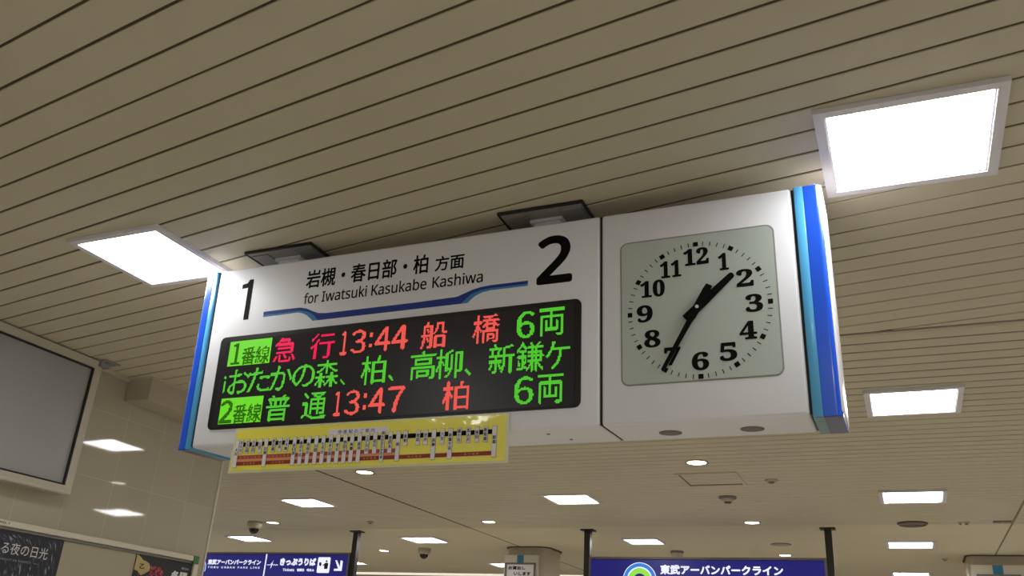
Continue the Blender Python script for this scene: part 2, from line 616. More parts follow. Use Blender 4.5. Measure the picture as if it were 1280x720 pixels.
# hangers to the ceiling
inv = Matrix.Rotation(-TILT, 4, 'X') @ Matrix.Translation(-Vector((-0.8169, 2.55, 2.2102)))
for cx in (-2.16, -1.04):
    hb = box(cx - 0.05, cx + 0.05, 2.585, 2.70, 2.93 - 0.02, 2.994, 0.004, 2)
    add_box(hb, cx - 0.062, cx + 0.062, 2.575, 2.71, 2.978, 2.993)
    for v in hb.verts:
        v.co = inv @ v.co
    ho = obj('hanger', hb, M['steel'], sign)
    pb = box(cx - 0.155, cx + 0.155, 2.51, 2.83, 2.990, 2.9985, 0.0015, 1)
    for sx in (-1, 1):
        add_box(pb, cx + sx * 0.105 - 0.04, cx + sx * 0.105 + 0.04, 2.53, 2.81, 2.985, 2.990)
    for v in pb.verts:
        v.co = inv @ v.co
    obj('mounting_plate', pb, M['steel2'], ho)  # plate grey darkened to include the shade above the sign
    gb = bmesh.new()
    for sx in (-1, 1):
        add_box(gb, cx + sx * 0.158 - 0.003, cx + sx * 0.158 + 0.003, 2.505, 2.835, 2.988, 2.999)
    add_box(gb, cx - 0.16, cx + 0.16, 2.502, 2.509, 2.988, 2.999)
    for v in gb.verts:
        v.co = inv @ v.co
    obj('plate_gasket', gb, M['seam'], ho)

# printed header
b = poly([(-1.468, 0.498), (-1.444, 0.498), (-1.444, 0.668), (-1.464, 0.668), (-1.472, 0.654), (-1.497, 0.650), (-1.497, 0.632), (-1.468, 0.634)], -0.0006, 0.0005)
obj('platform_number', b, M['black'], sign)
text('platform_number', sans('2'), (-0.229, 0.496, -0.100, 0.674), -0.0006, M['black'], sign, 0.0062)
text('destination_lettering', '岩槻・春日部・柏', (-1.188, 0.596, -0.655, 0.672), -0.0006, M['black'], sign, 0.0015)
text('direction_lettering', '方面', (-0.627, 0.597, -0.509, 0.656), -0.0006, M['black'], sign, 0.0013)
# one word at a time, placed by the width of the whole line
RB = (-1.188, 0.533, -0.432, 0.579)
words = 'for Iwatsuki Kasukabe Kashiwa'.split()
for wd_, (u0, u1, v0) in zip(words, ((-1.188, -1.122, 0.533), (-1.106, -0.907, 0.533), (-0.887, -0.656, 0.533), (-0.632, -0.432, 0.533))):
    text('romanised_word', sans(wd_), (u0, v0, u1, 0.579 if wd_ != 'for' else 0.578), -0.0006, M['black'], sign, 0.0007)
# blue line emblem: raised ends, lower middle
top_c = [(-1.372, 0.522), (-1.28, 0.522), (-1.20, 0.521), (-1.17, 0.514), (-1.14, 0.500), (-1.115, 0.490), (-1.08, 0.486), (-0.95, 0.486), (-0.70, 0.486), (-0.56, 0.486), (-0.53, 0.489), (-0.50, 0.499), (-0.47, 0.509), (-0.44, 0.515), (-0.40, 0.518), (-0.26, 0.518)]
bot_c = [(-0.26, 0.507), (-0.40, 0.507), (-0.44, 0.503), (-0.47, 0.494), (-0.49, 0.480), (-0.513, 0.461), (-0.56, 0.461), (-0.70, 0.461), (-0.95, 0.461), (-1.08, 0.461), (-1.112, 0.461), (-1.130, 0.480), (-1.155, 0.497), (-1.18, 0.506), (-1.20, 0.509), (-1.28, 0.508), (-1.372, 0.508)]


def strip(bm, a, b, y):
    """band between two polylines of equal length"""
    A = [bm.verts.new((p[0], y, p[1])) for p in a]
    B = [bm.verts.new((p[0], y, p[1])) for p in b]
    for k in range(len(a) - 1):
        bm.faces.new((A[k], B[k], B[k + 1], A[k + 1]))


bm = bmesh.new()
vs = [bm.verts.new((u, -0.0006, v)) for u, v in top_c + bot_c]
f = bm.faces.new(vs)
bmesh.ops.triangulate(bm, faces=[f])
bmesh.ops.recalc_face_normals(bm, faces=bm.faces[:])
em = obj('line_emblem', bm, M['navy'], sign)
bm = bmesh.new()
strip(bm, [(-1.372, 0.508), (-1.28, 0.508), (-1.20, 0.509), (-1.18, 0.506), (-1.155, 0.497), (-1.130, 0.480), (-1.112, 0.461)],
      [(-1.372, 0.500), (-1.28, 0.501), (-1.21, 0.502), (-1.19, 0.498), (-1.168, 0.488), (-1.150, 0.474), (-1.136, 0.461)], -0.0006)
obj('light_blue_edge', bm, M['sky'], em)
bm = bmesh.new()
strip(bm, [(-0.26, 0.507), (-0.40, 0.507), (-0.44, 0.503), (-0.47, 0.494), (-0.49, 0.480), (-0.513, 0.461)],
      [(-0.26, 0.499), (-0.40, 0.499), (-0.43, 0.495), (-0.455, 0.486), (-0.472, 0.474), (-0.486, 0.461)], -0.0006)
obj('light_blue_edge', bm, M['sky'], em)

# LED screen
scr = obj('display_screen', poly(rrect(-1.558, -0.066, 0.064, 0.431, 0.022), -0.0035, 0.004), M['bezel'], sign)
obj('screen_window', poly(rrect(-1.534, -0.088, 0.074, 0.414, 0.008), -0.0045, -0.003), M['screen'], scr)
YL = -0.0054
for bx, num, nb in (((-1.507, 0.309, -1.308, 0.409), '1', (-1.489, 0.315, -1.452, 0.399)), ((-1.507, 0.083, -1.311, 0.182), '2', (-1.504, 0.088, -1.447, 0.172))):
    o = obj('platform_block', box(bx[0], bx[2], YL, -0.0044, bx[1], bx[3]), M['led_block'], scr)
    led('platform_digit', [('１２'[int(num) - 1], nb)], YL - 0.0006, M['led_off'], scr)
    z = 0.226 if num == '1' else 0.0
    led('platform_word', [('番', (-1.441, 0.085 + z, -1.379, 0.153 + z)), ('線', (-1.375, 0.085 + z, -1.313, 0.153 + z))], YL - 0.0006, M['led_off'], scr, 0.0036)
led('train_type', [('急', (-1.291, 0.307, -1.191, 0.405)), ('行', (-1.126, 0.307, -1.023, 0.405))], YL, M['led_crimson'], scr)
led('departure_time', [('■', (-0.8715, q_, -0.8585, q_ + 0.0125)) for q_ in (0.331, 0.372)] + [(c_, (a_, 0.313, b_, 0.402)) for c_, a_, b_ in (('１', -0.992, -0.966), ('３', -0.947, -0.888), ('４', -0.846, -0.783), ('４', -0.777, -0.713))], YL, M['led_red'], scr)
led('destination', [('船', (-0.659, 0.305, -0.557, 0.405)), ('橋', (-0.458, 0.307, -0.357, 0.408))], YL, M['led_red'], scr)
led('car_count', [('６', (-0.292, 0.310, -0.231, 0.405)), ('両', (-0.212, 0.310, -0.124, 0.405))], YL, M['led_green'], scr)
led('scrolling_stops', [('ｉ', (-1.511, 0.207, -1.500, 0.270)), ('お', (-1.487, 0.197, -1.390, 0.293)), ('た', (-1.395, 0.198, -1.293, 0.293)), ('か', (-1.292, 0.198, -1.191, 0.291)),
                        ('の', (-1.190, 0.202, -1.092, 0.287)), ('森', (-1.090, 0.196, -0.989, 0.296)), ('、', (-0.980, 0.197, -0.956, 0.222)), ('柏', (-0.893, 0.194, -0.792, 0.296)),
                        ('、', (-0.779, 0.196, -0.755, 0.221)), ('高', (-0.692, 0.195, -0.593, 0.297)), ('柳', (-0.592, 0.193, -0.491, 0.295)), ('、', (-0.480, 0.196, -0.456, 0.221)),
                        ('新', (-0.392, 0.194, -0.297, 0.296)), ('鎌', (-0.291, 0.194, -0.193, 0.296)), ('ケ', (-0.187, 0.194, -0.105, 0.290))], YL, M['led_green'], scr)
led('train_type', [('普', (-1.293, 0.082, -1.186, 0.180)), ('通', (-1.132, 0.081, -1.026, 0.180))], YL, M['led_green'], scr)
led('departure_time', [('■', (-0.8715, q_, -0.8585, q_ + 0.0125)) for q_ in (0.105, 0.146)] + [(c_, (a_, 0.087, b_, 0.176)) for c_, a_, b_ in (('１', -0.992, -0.966), ('３', -0.947, -0.888), ('４', -0.846, -0.783), ('７', -0.769, -0.708))], YL, M['led_red'], scr)
led('destination', [('柏', (-0.559, 0.080, -0.458, 0.180))], YL, M['led_red'], scr)
led('car_count', [('６', (-0.293, 0.085, -0.229, 0.177)), ('両', (-0.212, 0.083, -0.124, 0.178))], YL, M['led_green'], scr)

# clock
CU, CV = 0.3165, 0.354
obj('dial_rim', poly(rrect(0.067, 0.560, 0.121, 0.609, 0.026), -0.0012, 0.003), M['dial_rim'], sign)
face = obj('clock_face', poly(rrect(0.072, 0.555, 0.126, 0.604, 0.022), -0.0022, 0.002), M['face'], sign)
YF = -0.0030
serif = dict(zip('0123456789', '𝟎𝟏𝟐𝟑𝟒𝟓𝟔𝟕𝟖𝟗'))
for hnum in range(1, 13):
    a = math.radians(90 - 30 * hnum)
    rr = 0.170 if hnum not in (10, 11, 12) else 0.165
    if hnum == 12:
        rr = 0.176
    cx, cv = CU + rr * math.cos(a), CV + rr * math.sin(a)
    wd = 0.052 if hnum < 10 else 0.080
    if hnum == 1:
        wd = 0.032
    if hnum == 11:
        wd = 0.068
    text('numeral', ''.join(serif[q] for q in str(hnum)), (cx - wd / 2, cv - 0.029, cx + wd / 2, cv + 0.029), YF, M['black'], face, 0.0016)
bm = bmesh.new()
for k in range(60):
    a = math.radians(6 * k)
    ca, sa = math.cos(a), math.sin(a)
    hw, r0, r1 = (0.0078, 0.2105, 0.2255) if k % 5 == 0 else (0.0014, 0.211, 0.225)
    q = [(r0, -hw), (r1, -hw), (r1, hw), (r0, hw)]
    bm.faces.new([bm.verts.new((CU + r * ca - t * sa, YF, CV + r * sa + t * ca)) for r, t in q])
bmesh.ops.recalc_face_normals(bm, faces=bm.faces[:])
obj('minute_track', bm, M['black'], face)


def hand(name, ang, prof, y0, y1, round_tip=0.0):
    a = math.radians(90 - ang)
    ca, sa = math.cos(a), math.sin(a)
    pts = [(r, w_) for r, w_ in prof]
    if round_tip:
        r_end = prof[-1][0]
        pts += [(r_end + round_tip * math.sin(t), round_tip * math.cos(t)) for t in [math.pi * k / 8 for k in range(1, 8)]]
    pts += [(r, -w_) for r, w_ in prof[::-1]]
    b = poly([(CU + r * ca - t * sa, CV + r * sa + t * ca) for r, t in pts], y1, y0)
    return obj(name, b, M['black'], face)


hand('hour_hand', 48.7, [(-0.052, 0.011), (-0.05, 0.014), (0.03, 0.013), (0.142, 0.0095)], -0.010, -0.014, 0.0095)
hand('minute_hand', 210.3, [(-0.080, 0.010), (-0.06, 0.012), (0.03, 0.012), (0.05, 0.0085), (0.222, 0.0055)], -0.016, -0.020, 0.0055)
b = lathe([(0.0055, 0), (0.0055, -0.020), (0, -0.020)], 16)
for v in b.verts:
    v.co = Vector((CU + v.co.x, v.co.z - 0.003, CV + v.co.y))
obj('hub', b, M['steel'], face)

# ------------------------------------------------------------------ route map strip under the screen
rm = thing('route_map_strip', 'yellow laminated route map strip taped under the LED screen', 'route map', (-0.8169, 2.55, 2.2102), (TILT, 0, 0))
obj('laminate', poly([(-1.424, -0.103), (-0.306, -0.103), (-0.309, 0.060), (-1.412, 0.062)], -0.0064, -0.0050), M['lamin'], rm)
obj('yellow_sheet', poly([(-1.412, -0.094), (-0.320, -0.094), (-0.320, 0.054), (-1.404, 0.056)], -0.0072, -0.0064), M['yellow'], rm)
text_plate = obj('title_plate', box(-1.000, -0.758, -0.0082, -0.0072, 0.016, 0.038), M['paper'], rm)
text('title_lettering', '停車駅のご案内', (-0.962, 0.020, -0.812, 0.034), -0.0086, M['black'], text_plate, 0.0, 1.6)
US = [-1.407, -1.378, -1.35, -1.322, -1.293, -1.266, -1.233, -1.204, -1.175, -1.141, -1.111, -1.08, -1.048, -1.018, -0.987, -0.957, -0.927, -0.899, -0.869, -0.837, -0.806, -0.776, -0.746, -0.715, -0.687, -0.639, -0.61, -0.579, -0.547, -0.517, -0.485, -0.451, -0.42, -0.389, -0.357]
US[0] = -1.397
NM = '大宮 北大宮 大宮公園 大和田 七里 岩槻 東岩槻 豊春 八木崎 春日部 藤の牛島 南桜井 川間 七光台 清水公園 愛宕 野田市 梅郷 運河 江戸川台 初石 流山おおたかの森 豊四季 柏 新柏 増尾 逆井 高柳 六実 新鎌ヶ谷 鎌ヶ谷 馬込沢 塚田 新船橋 船橋'.split()
tall = {0, 5, 9, 10, 11, 12, 13, 14, 15, 16, 17, 18, 21, 23, 27, 29, 34}
medium = {19, 20, 22}
obj('black_line', box(US[0], US[-1], -0.0080, -0.0072, -0.0076, 0.0078), M['black'], rm)
lo = obj('express_line', box(US[0], US[-1], -0.0080, -0.0072, -0.0765, -0.0630), M['redline'], rm)
up = obj('upper_line', box(US[0], US[23], -0.0080, -0.0072, -0.0535, -0.0400), M['rose'], rm)
obj('line_edge', box(US[0], US[23], -0.0078, -0.0072, -0.0625, -0.0540), M['orange'], rm)
for (a, b_) in ((0, 5), (5, 9)):
    c = (US[a] + US[b_]) / 2
    text('line_lettering', '区間急行電車', (c - 0.046, -0.0505, c + 0.046, -0.0432), -0.0084, M['orange'], up, 0, 1.7)
for (a, b_) in ((0, 5), (5, 9), (18, 21), (23, 27), (29, 34)):
    c = (US[a] + US[b_]) / 2
    text('line_lettering', '急行電車', (c - 0.026, -0.0735, c + 0.026, -0.0662), -0.0084, M['orange'], lo, 0, 1.8)
for i, (u, nm) in enumerate(zip(US, NM)):
    v1 = 0.0178
    v0 = -0.083 if i in tall else (-0.0545 if i in medium else -0.032)
    pl = obj('station_plate', box(u - 0.0078, u + 0.0078, -0.0090, -0.0072, v0, v1), M['paper'], rm)
    bm = bmesh.new()
    add_frame(bm, u - 0.0085, u + 0.0085, v0 - 0.0008, v1 + 0.0008, 0.0008, -0.0088, -0.0072)
    obj('plate_border', bm, M['grille'], pl)
    n_ = len(nm)
    cell = min(0.0145, (v1 - v0 - 0.006) / n_)
    mid = (v1 + v0) / 2 if i not in tall else -0.026
    verts, faces = [], []
    for j, chx in enumerate(nm):
        cc = mid + ((n_ - 1) / 2 - j) * cell
        hs = min(0.0125, cell * 0.9) / 2
        p, t = fit(chx, (u - 0.0056, cc - hs, u + 0.0056, cc + hs))
        for du in (-0.0004, 0.0, 0.0004):
            o_ = len(verts)
            verts += [(q[0] + du, -0.0094 - abs(du) * 0.01, q[1]) for q in p]
            faces += [tuple(int(k_) + o_ for k_ in q) for q in t]
    me = bpy.data.meshes.new('station_name')
    me.from_pydata(verts, [], faces)
    me.materials.append(M['black'])
    link(bpy.data.objects.new('station_name', me), pl)

# ================================================================== CEILING FITTINGS
def make_panel():
    r = thing('light_panel', '', 'ceiling light')
    bm = bmesh.new()
    for a in ((-0.24, 0.24, 0.212, 0.24), (-0.24, 0.24, -0.24, -0.212), (-0.24, -0.212, -0.212, 0.212), (0.212, 0.24, -0.212, 0.212)):
        add_box(bm, a[0], a[1], a[2], a[3], -0.016, 0.0)
    for a in ((-0.214, 0.214, 0.206, 0.214), (-0.214, 0.214, -0.214, -0.206), (-0.214, -0.206, -0.206, 0.206), (0.206, 0.214, -0.206, 0.206)):
        add_box(bm, a[0], a[1], a[2], a[3], -0.011, -0.002)
    obj('frame', bm, M['lframe'], r)
    obj('diffuser', box(-0.2065, 0.2065, -0.2065, 0.2065, -0.0085, -0.0025), M['diffuser'], r)
    return r


PANELS = [
    (0.150, 2.460, 1.035, 'large square ceiling light by the clock end of the sign, with a loose wire'),
    (-2.725, 2.425, 0.97, 'square ceiling light beside the left blue end cap of the sign'),
    (0.147, 5.190, 1.03, 'square ceiling light just right of the lower right corner of the sign'),
    (-2.660, 5.150, 0.85, 'square ceiling light hidden behind the departure sign, mirrored in the wall tiles'),
    (-2.762, 7.780, 0.95, 'square ceiling light below the sign, between screen and clock, before the right blue sign'),
    (0.128, 7.975, 1.06, 'square ceiling light at right, just in front of the large round air vent'),
    (-5.630, 7.680, 0.93, 'square ceiling light below the yellow route strip, nearest one left of the ceiling seam'),
    (-2.790, 10.430, 0.9, 'small-looking square ceiling light above the right blue sign'),
    (-8.300, 10.120, 1.0, 'leftmost square ceiling light in view, above the ticket sign beside the tiled wall'),
    (-5.640, 10.280, 1.04, 'square ceiling light directly before the middle dome camera'),
    (0.092, 10.710, 1.03, 'square ceiling light at right, just behind the large round air vent'),
    (0.075, 13.500, 1.03, 'farthest ceiling light at right, cut off by the bottom edge of the picture'),
    (-5.590, 12.890, 1.0, 'ceiling light partly hidden behind the left column'),
    (-8.345, 12.720, 1.0, 'ceiling light peeking out right of the ticket sign post'),
]
proto = make_panel()
for i, (x, y, s, lab) in enumerate(PANELS):
    o = proto if i == 0 else copy_tree(proto)
    o.location = (x, y, CZ - 0.001 if y < STEP else CZ - 0.003)
    o.scale = (s, s, 1)
    tag(o, lab, 'ceiling light', 'square panel ceiling lights')
wire = bmesh.new()
add_tube(wire, [(-0.238, 0.148, -0.008), (-0.247, 0.150, -0.014), (-0.258, 0.146, -0.020), (-0.265, 0.136, -0.024), (-0.270, 0.122, -0.026)], 0.0032)
wo = obj('loose_wire', wire, M['white_side'], proto, True)


def make_downlight():
    r = thing('downlight', '', 'downlight')
    obj('trim_ring', lathe([(0.084, 0.0), (0.086, -0.006), (0.080, -0.008), (0.070, -0.005), (0.068, 0.0)], 32), M['dring'], r, True)
    obj('lens', lathe([(0.0695, -0.0035), (0.0, -0.0045)], 32), M['dlight'], r)
    return r


DL = [
    (-1.334, 6.505, 'round downlight below the clock, just before the square access hatch'),
    (-4.173, 6.434, 'round downlight directly below the yellow route strip'),
    (-1.354, 9.219, 'round downlight above the right end of the right blue sign'),
    (-4.161, 9.008, 'round downlight just right of the diagonal ceiling seam'),
    (-6.997, 8.902, 'round downlight beside the left dome camera above the ticket sign'),
    (-6.884, 11.361, 'round downlight right of the ticket sign post, left of the middle dome camera'),
    (-1.334, 11.66, 'round downlight touching the top edge of the right blue sign'),
]
proto_d = make_downlight()
for i, (x, y, lab) in enumerate(DL):
    o = proto_d if i == 0 else copy_tree(proto_d)
    o.location = (x, y, CZ if y < STEP else CZ - 0.002)
    tag(o, lab, 'downlight', 'round downlights')


def make_dome():
    r = thing('dome_camera', '', 'security camera')
    obj('base', lathe([(0.085, 0.0), (0.092, -0.012), (0.088, -0.05), (0.076, -0.078), (0.062, -0.082)], 28), M['device'], r, True)
    obj('dome', lathe([(0.062, -0.079)] + [(0.060 * math.cos(math.radians(a)), -0.082 - 0.060 * math.sin(math.radians(a))) for a in range(0, 91, 15)], 24), M['devdark'], r, True)
    return r


dm = make_dome()
dm.location = (-7.229, 8.86, CZ)
tag(dm, 'cream dome camera with dark glass above the ticket sign', 'security camera', 'dome cameras')
d2 = copy_tree(dm)
d2.location = (-6.092, 11.12, CZ - 0.002)
tag(d2, 'cream dome camera with dark glass below the yellow route strip, left of the column', 'security camera', 'dome cameras')
r = thing('ceiling_speaker', 'small drum-shaped device on the ceiling above the right blue sign', 'ceiling device', (-2.604, 11.33, CZ - 0.002))
obj('flange', lathe([(0.080, 0.0), (0.083, -0.02), (0.072, -0.028)], 24), M['louvre'], r, True)
obj('body', lathe([(0.072, -0.024), (0.064, -0.075), (0.058, -0.085), (0, -0.087)], 24), M['device'], r, True)

r = thing('smoke_detector', 'round smoke detector on the ceiling just behind the access hatch', 'smoke detector', (-1.352, 7.86, CZ))
obj('base', lathe([(0.075, 0.0), (0.078, -0.010), (0.072, -0.018), (0.050, -0.020)], 28), M['grille'], r, True)
obj('sensor_head', lathe([(0.050, -0.018), (0.046, -0.040), (0.030, -0.046)], 28), M['device'], r, True)
obj('sensor_tip', lathe([(0.032, -0.043), (0.028, -0.056), (0, -0.058)], 20), M['darksteel'], r, True)


def sensor(x, y, rad, lab, group=None):
    r = thing('ceiling_sensor', lab, 'sensor', (x, y, CZ if y < STEP else CZ - 0.002), (0, 0, 0), group)
    obj('base', lathe([(rad, 0.0), (rad * 1.05, -0.006), (rad * 0.8, -0.014), (rad * 0.55, -0.015)], 24), M['device'], r, True)
    obj('sensor_tip', lathe([(rad * 0.56, -0.014), (rad * 0.4, -0.026), (0, -0.028)], 16), M['louvre'], r, True)


sensor(-0.892, 7.207, 0.050, 'small round sensor on the slats right of the access hatch')
sensor(0.527, 9.31, 0.020, 'left of two tiny ceiling sensors right of the large round vent')
sensor(0.580, 9.30, 0.030, 'right of two tiny ceiling sensors right of the large round vent')
sensor(0.456, 11.90, 0.035, 'tiny ceiling sensor left of the right column')
sensor(-5.630, 8.923, 0.040, 'tiny ceiling sensor right above the ticket sign post')

r = thing('air_vent', 'large round grey air vent between two ceiling lights at right', 'vent', (0.120, 9.349, CZ))
bm = bmesh.new()
for k in range(5):
    a = 0.128 - k * 0.026
    add_lathe(bm, [(a, -0.004), (a + 0.003, -0.012), (a - 0.010, -0.022 + k * 0.001), (a - 0.014, -0.018), (a - 0.016, -0.004)], 36)
obj('louvre_ring', bm, M['louvre'], r, True)
obj('vent_plate', lathe([(0.136, 0.0), (0.138, -0.006), (0.0, -0.006)], 36), M['gap'], r)
r = thing('air_vent', 'small round plain air vent above the right blue sign', 'vent', (-1.265, 10.72, CZ - 0.002))
obj('vent_plate', lathe([(0.10, 0.0), (0.105, -0.008), (0.085, -0.016), (0.0, -0.018)], 32), M['device'], r, True)
obj('vent_ring', lathe([(0.108, 0.0), (0.116, -0.006), (0.104, -0.006)], 32), M['louvre'], r, True)

r = thing('access_hatch', 'square access hatch frame in the slatted ceiling below the clock', 'hatch', (-1.346, 7.105, CZ))
bm = bmesh.new()
for a in ((-0.24, 0.24, 0.222, 0.245), (-0.24, 0.24, -0.245, -0.222), (-0.24, -0.218, -0.222, 0.222), (0.218, 0.24, -0.222, 0.222)):
    add_box(bm, a[0], a[1], a[2], a[3], -0.010, 0.0)
obj('hatch_frame', bm, M['trim'], r)
bm = bmesh.new()
for a in ((-0.218, 0.218, 0.216, 0.222), (-0.218, 0.218, -0.222, -0.216), (-0.218, -0.212, -0.216, 0.216), (0.212, 0.218, -0.216, 0.216)):
    add_box(bm, a[0], a[1], a[2], a[3], -0.003, 0.0)
obj('shadow_gap', bm, M['gap'], r)
r = thing('blank_plate', 'small flat rectangular plate on the ceiling near the right edge', 'plate', (0.875, 9.30, CZ))
obj('plate', box(-0.075, 0.075, -0.05, 0.05, -0.008, 0.0, 0.002, 1), M['louvre'], r)
obj('plate_screw', box(-0.01, 0.01, -0.01, 0.01, -0.010, -0.008), M['device'], r)

r = thing('bright_bar', 'long thin bright white bar along the top of the far wall', 'strip light', (-7.2, 14.3, CZ - 0.004))
obj('bar_body', box(-2.2, 2.5, -0.14, -0.02, -0.034, -0.006, 0.006, 2), M['cornice'], r)
obj('bar_backing', box(-2.25, 2.55, -0.15, 0.0, -0.006, 0.0), M['lframe'], r)
# ================================================================== LEFT WALL FITTINGS (local x runs along the wall, -y faces the hall)
RW = (0, 0, math.pi / 2)
lb = thing('wall_lightbox', 'large unlit grey advertising lightbox high on the left wall', 'lightbox', (WX, 0, 1.5), RW)
# local: x -> world Y, y -> -world X, z -> world z
obj('case', box(-0.9, 3.462, -0.085, 0.0, 0.745, 1.49), M['frame'], lb)
bm = bmesh.new()
add_frame(bm, -0.9, 3.468, 0.738, 1.492, 0.046, -0.106, -0.085)
obj('frame', bm, M['frame'], lb)
bm = bmesh.new()
add_frame(bm, -0.852, 3.420, 0.786, 1.444, 0.007, -0.1065, -0.086)
obj('gasket', bm, M['seam'], lb)
bm = bmesh.new()
add_box(bm, -0.9, 3.466, -0.112, -0.106, 0.741, 0.762, 0.003, 2)
obj('bottom_lip', bm, M['frame'], lb)
obj('grey_panel', box(-0.852, 3.413, -0.090, -0.085, 0.790, 1.440), M['lightbox'], lb)
bk = box(3.43, 3.54, -0.165, -0.03, 1.4925, 1.4985, 0.001, 1)
add_box(bk, 3.44, 3.50, -0.125, -0.085, 1.462, 1.493)
add_box(bk, 3.465, 3.515, -0.15, -0.04, 1.484, 1.493)
obj('mounting_bracket', bk, M['steel2'], lb)

dk = thing('duct_cover', 'cream boxed duct cover at the top of the tiled wall', 'duct cover', (WX, 0, 1.5), RW)
obj('cover', box(3.77, WEND, -0.19, 0.0, 1.358, 1.496, 0.003, 1), M['duct'], dk)
obj('sealant', box(3.765, WEND - 0.01, -0.196, -0.004, 1.490, 1.4985), M['trim'], dk)

nb = thing('notice_board', 'long beige poster board with off-white top rail on the tiled wall', 'notice board', (WX, 0, 1.5), RW)
obj('back_panel', box(1.0, 4.62, -0.008, 0.0, -0.75, 0.545), M['pinboard'], nb)
tr = obj('top_rail', box(1.0, 4.575, -0.032, 0.0, 0.535, 0.566, 0.004, 2), M['rail'], nb)
text('rail_lettering', '■ ' + sans('NO. 1'), (3.130, 0.545, 3.215, 0.557), -0.0326, M['black'], tr, 0.0005)
obj('under_channel', box(1.0, 4.612, -0.020, -0.008, 0.521, 0.533), M['alu'], nb)
obj('end_stile', box(4.600, 4.640, -0.022, 0.0, -0.75, 0.520), M['rail'], nb)
obj('corner_cap', box(4.575, 4.622, -0.036, 0.0, 0.520, 0.568, 0.002, 1), M['greenpad'], nb)

ps = thing('poster', 'dark poster with pale curling strokes and white lettering on the notice board', 'poster', (WX + 0.009, 0, 1.5), RW)
obj('sheet', box(2.60, 3.588, -0.0020, 0.0, -0.62, 0.519), M['poster_dark'], ps)
for nm_, mk, cnt, seed in (('pale_strokes', 'stroke', 330, 5), ('slate_strokes', 'stroke2', 620, 9)):
    bm = bmesh.new()
    rq = random.Random(seed)
    placed = 0
    while placed < cnt:
        x, z = rq.uniform(2.62, 3.575), rq.uniform(0.0, 0.51)
        if 2.95 < x < 3.52 and 0.36 < z < 0.475 and nm_ == 'pale_strokes':
            continue
        ang = math.atan2(z - 0.30, x - 3.12) + math.pi / 2 + rq.uniform(-0.25, 0.25)
        L, W = rq.uniform(0.014, 0.050), rq.uniform(0.0014, 0.0034)
        ca, sa = math.cos(ang), math.sin(ang)
        q = [(-L / 2, 0), (0, -W), (L / 2, 0), (0, W)]
        pts = [(x + a * ca - b_ * sa, z + a * sa + b_ * ca) for a, b_ in q]
        if max(p[0] for p in pts) > 3.585 or max(p[1] for p in pts) > 0.517:
            continue
        yy = -0.0024 - 0.00001 * (placed % 17)
        bm.faces.new([bm.verts.new((p[0], yy, p[1])) for p in pts])
        placed += 1
    bmesh.ops.recalc_face_normals(bm, faces=bm.faces[:])
    obj(nm_, bm, M[mk], ps)['kind'] = 'stuff'
text('title_lettering', 'る夜の日光', (3.222, 0.408, 3.503, 0.466), -0.0032, M['lettering'], ps, 0.0)
text('subtitle_lettering', sans('T NIGHT IN NIKKO'), (3.205, 0.377, 3.408, 0.387), -0.0032, M['stroke'], ps, 0.0)
obj('title_dash', box(3.43, 3.462, -0.0032, -0.0026, 0.3795, 0.381), M['stroke'], ps)

p2 = thing('poster', 'black poster with crimson flowers and a tan patch, near the wall corner', 'poster', (WX + 0.009, 0, 1.5), RW)
obj('sheet', box(4.115, 4.598, -0.0020, 0.0, -0.2, 0.519), M['poster_black'], p2)
bm = bmesh.new()
vs = [bm.verts.new((x, -0.0024, z)) for x, z in ((4.122, 0.519), (4.150, 0.508), (4.180, 0.490), (4.205, 0.487), (4.232, 0.476), (4.245, 0.455), (4.238, 0.435), (4.205, 0.415), (4.180, 0.404), (4.150, 0.425), (4.119, 0.432))]
bm.faces.new(vs)
bmesh.ops.recalc_face_normals(bm, faces=bm.faces[:])
tp = obj('tan_patch', bm, M['kraft'], p2)
text('patch_letter', '乙', (4.156, 0.442, 4.196, 0.470), -0.0030, M['black'], tp, 0.001)
rq = random.Random(11)
for nm_, mk, cnt in (('crimson_flowers', 'petal', 90), ('pink_flowers', 'petal2', 40)):
    bm = bmesh.new()
    for k in range(cnt):
        x, z = rq.uniform(4.14, 4.36), rq.uniform(0.30, 0.462)
        if z > 0.412 and x < 4.245:
            x += 0.115
        ang, L, W = rq.uniform(0, math.pi), rq.uniform(0.012, 0.034), rq.uniform(0.004, 0.009)
        if mk == 'petal2':
            W *= 0.45
        ca, sa = math.cos(ang), math.sin(ang)
        q = [(-L / 2, 0), (-L / 4, -W / 2), (L / 4, -W / 2), (L / 2, 0), (L / 4, W / 2), (-L / 4, W / 2)]
        yy = (-0.0026 if mk == 'petal' else -0.0031) - 0.00001 * (k % 13)
        bm.faces.new([bm.verts.new((x + a * ca - b_ * sa, yy, z + a * sa + b_ * ca)) for a, b_ in q])
    bmesh.ops.recalc_face_normals(bm, faces=bm.faces[:])
    obj(nm_, bm, M[mk], p2)
text('poster_title', '冬陽', (4.425, 0.405, 4.570, 0.462), -0.0030, M['lettering'], p2, 0.003)
text('small_lettering', '●SSIA', (4.505, 0.476, 4.572, 0.489), -0.0030, M['stroke'], p2, 0.0005)

# ================================================================== BLUE HANGING SIGNS
PY = 9.6


def post(parent, x, ztop, zbot):
    bm = box(x - 0.034, x + 0.034, PY - 0.034, PY + 0.034, zbot, ztop)
    add_box(bm, x - 0.075, x + 0.075, PY - 0.06, PY + 0.06, ztop - 0.014, ztop)
    return obj('post', bm, M['post'], parent)


def sign_box(root, x0, x1, z0, z1):
    obj('lit_panel', box(x0 + 0.02, x1 - 0.02, PY - 0.055, PY + 0.055, z0 + 0.02, z1 - 0.03), M['bluebox'], root)
    bm = bmesh.new()
    add_frame(bm, x0, x1, z0, z1, 0.022, PY - 0.06, PY + 0.06)
    obj('frame', bm, M['alu'], root)


YS = PY - 0.0556


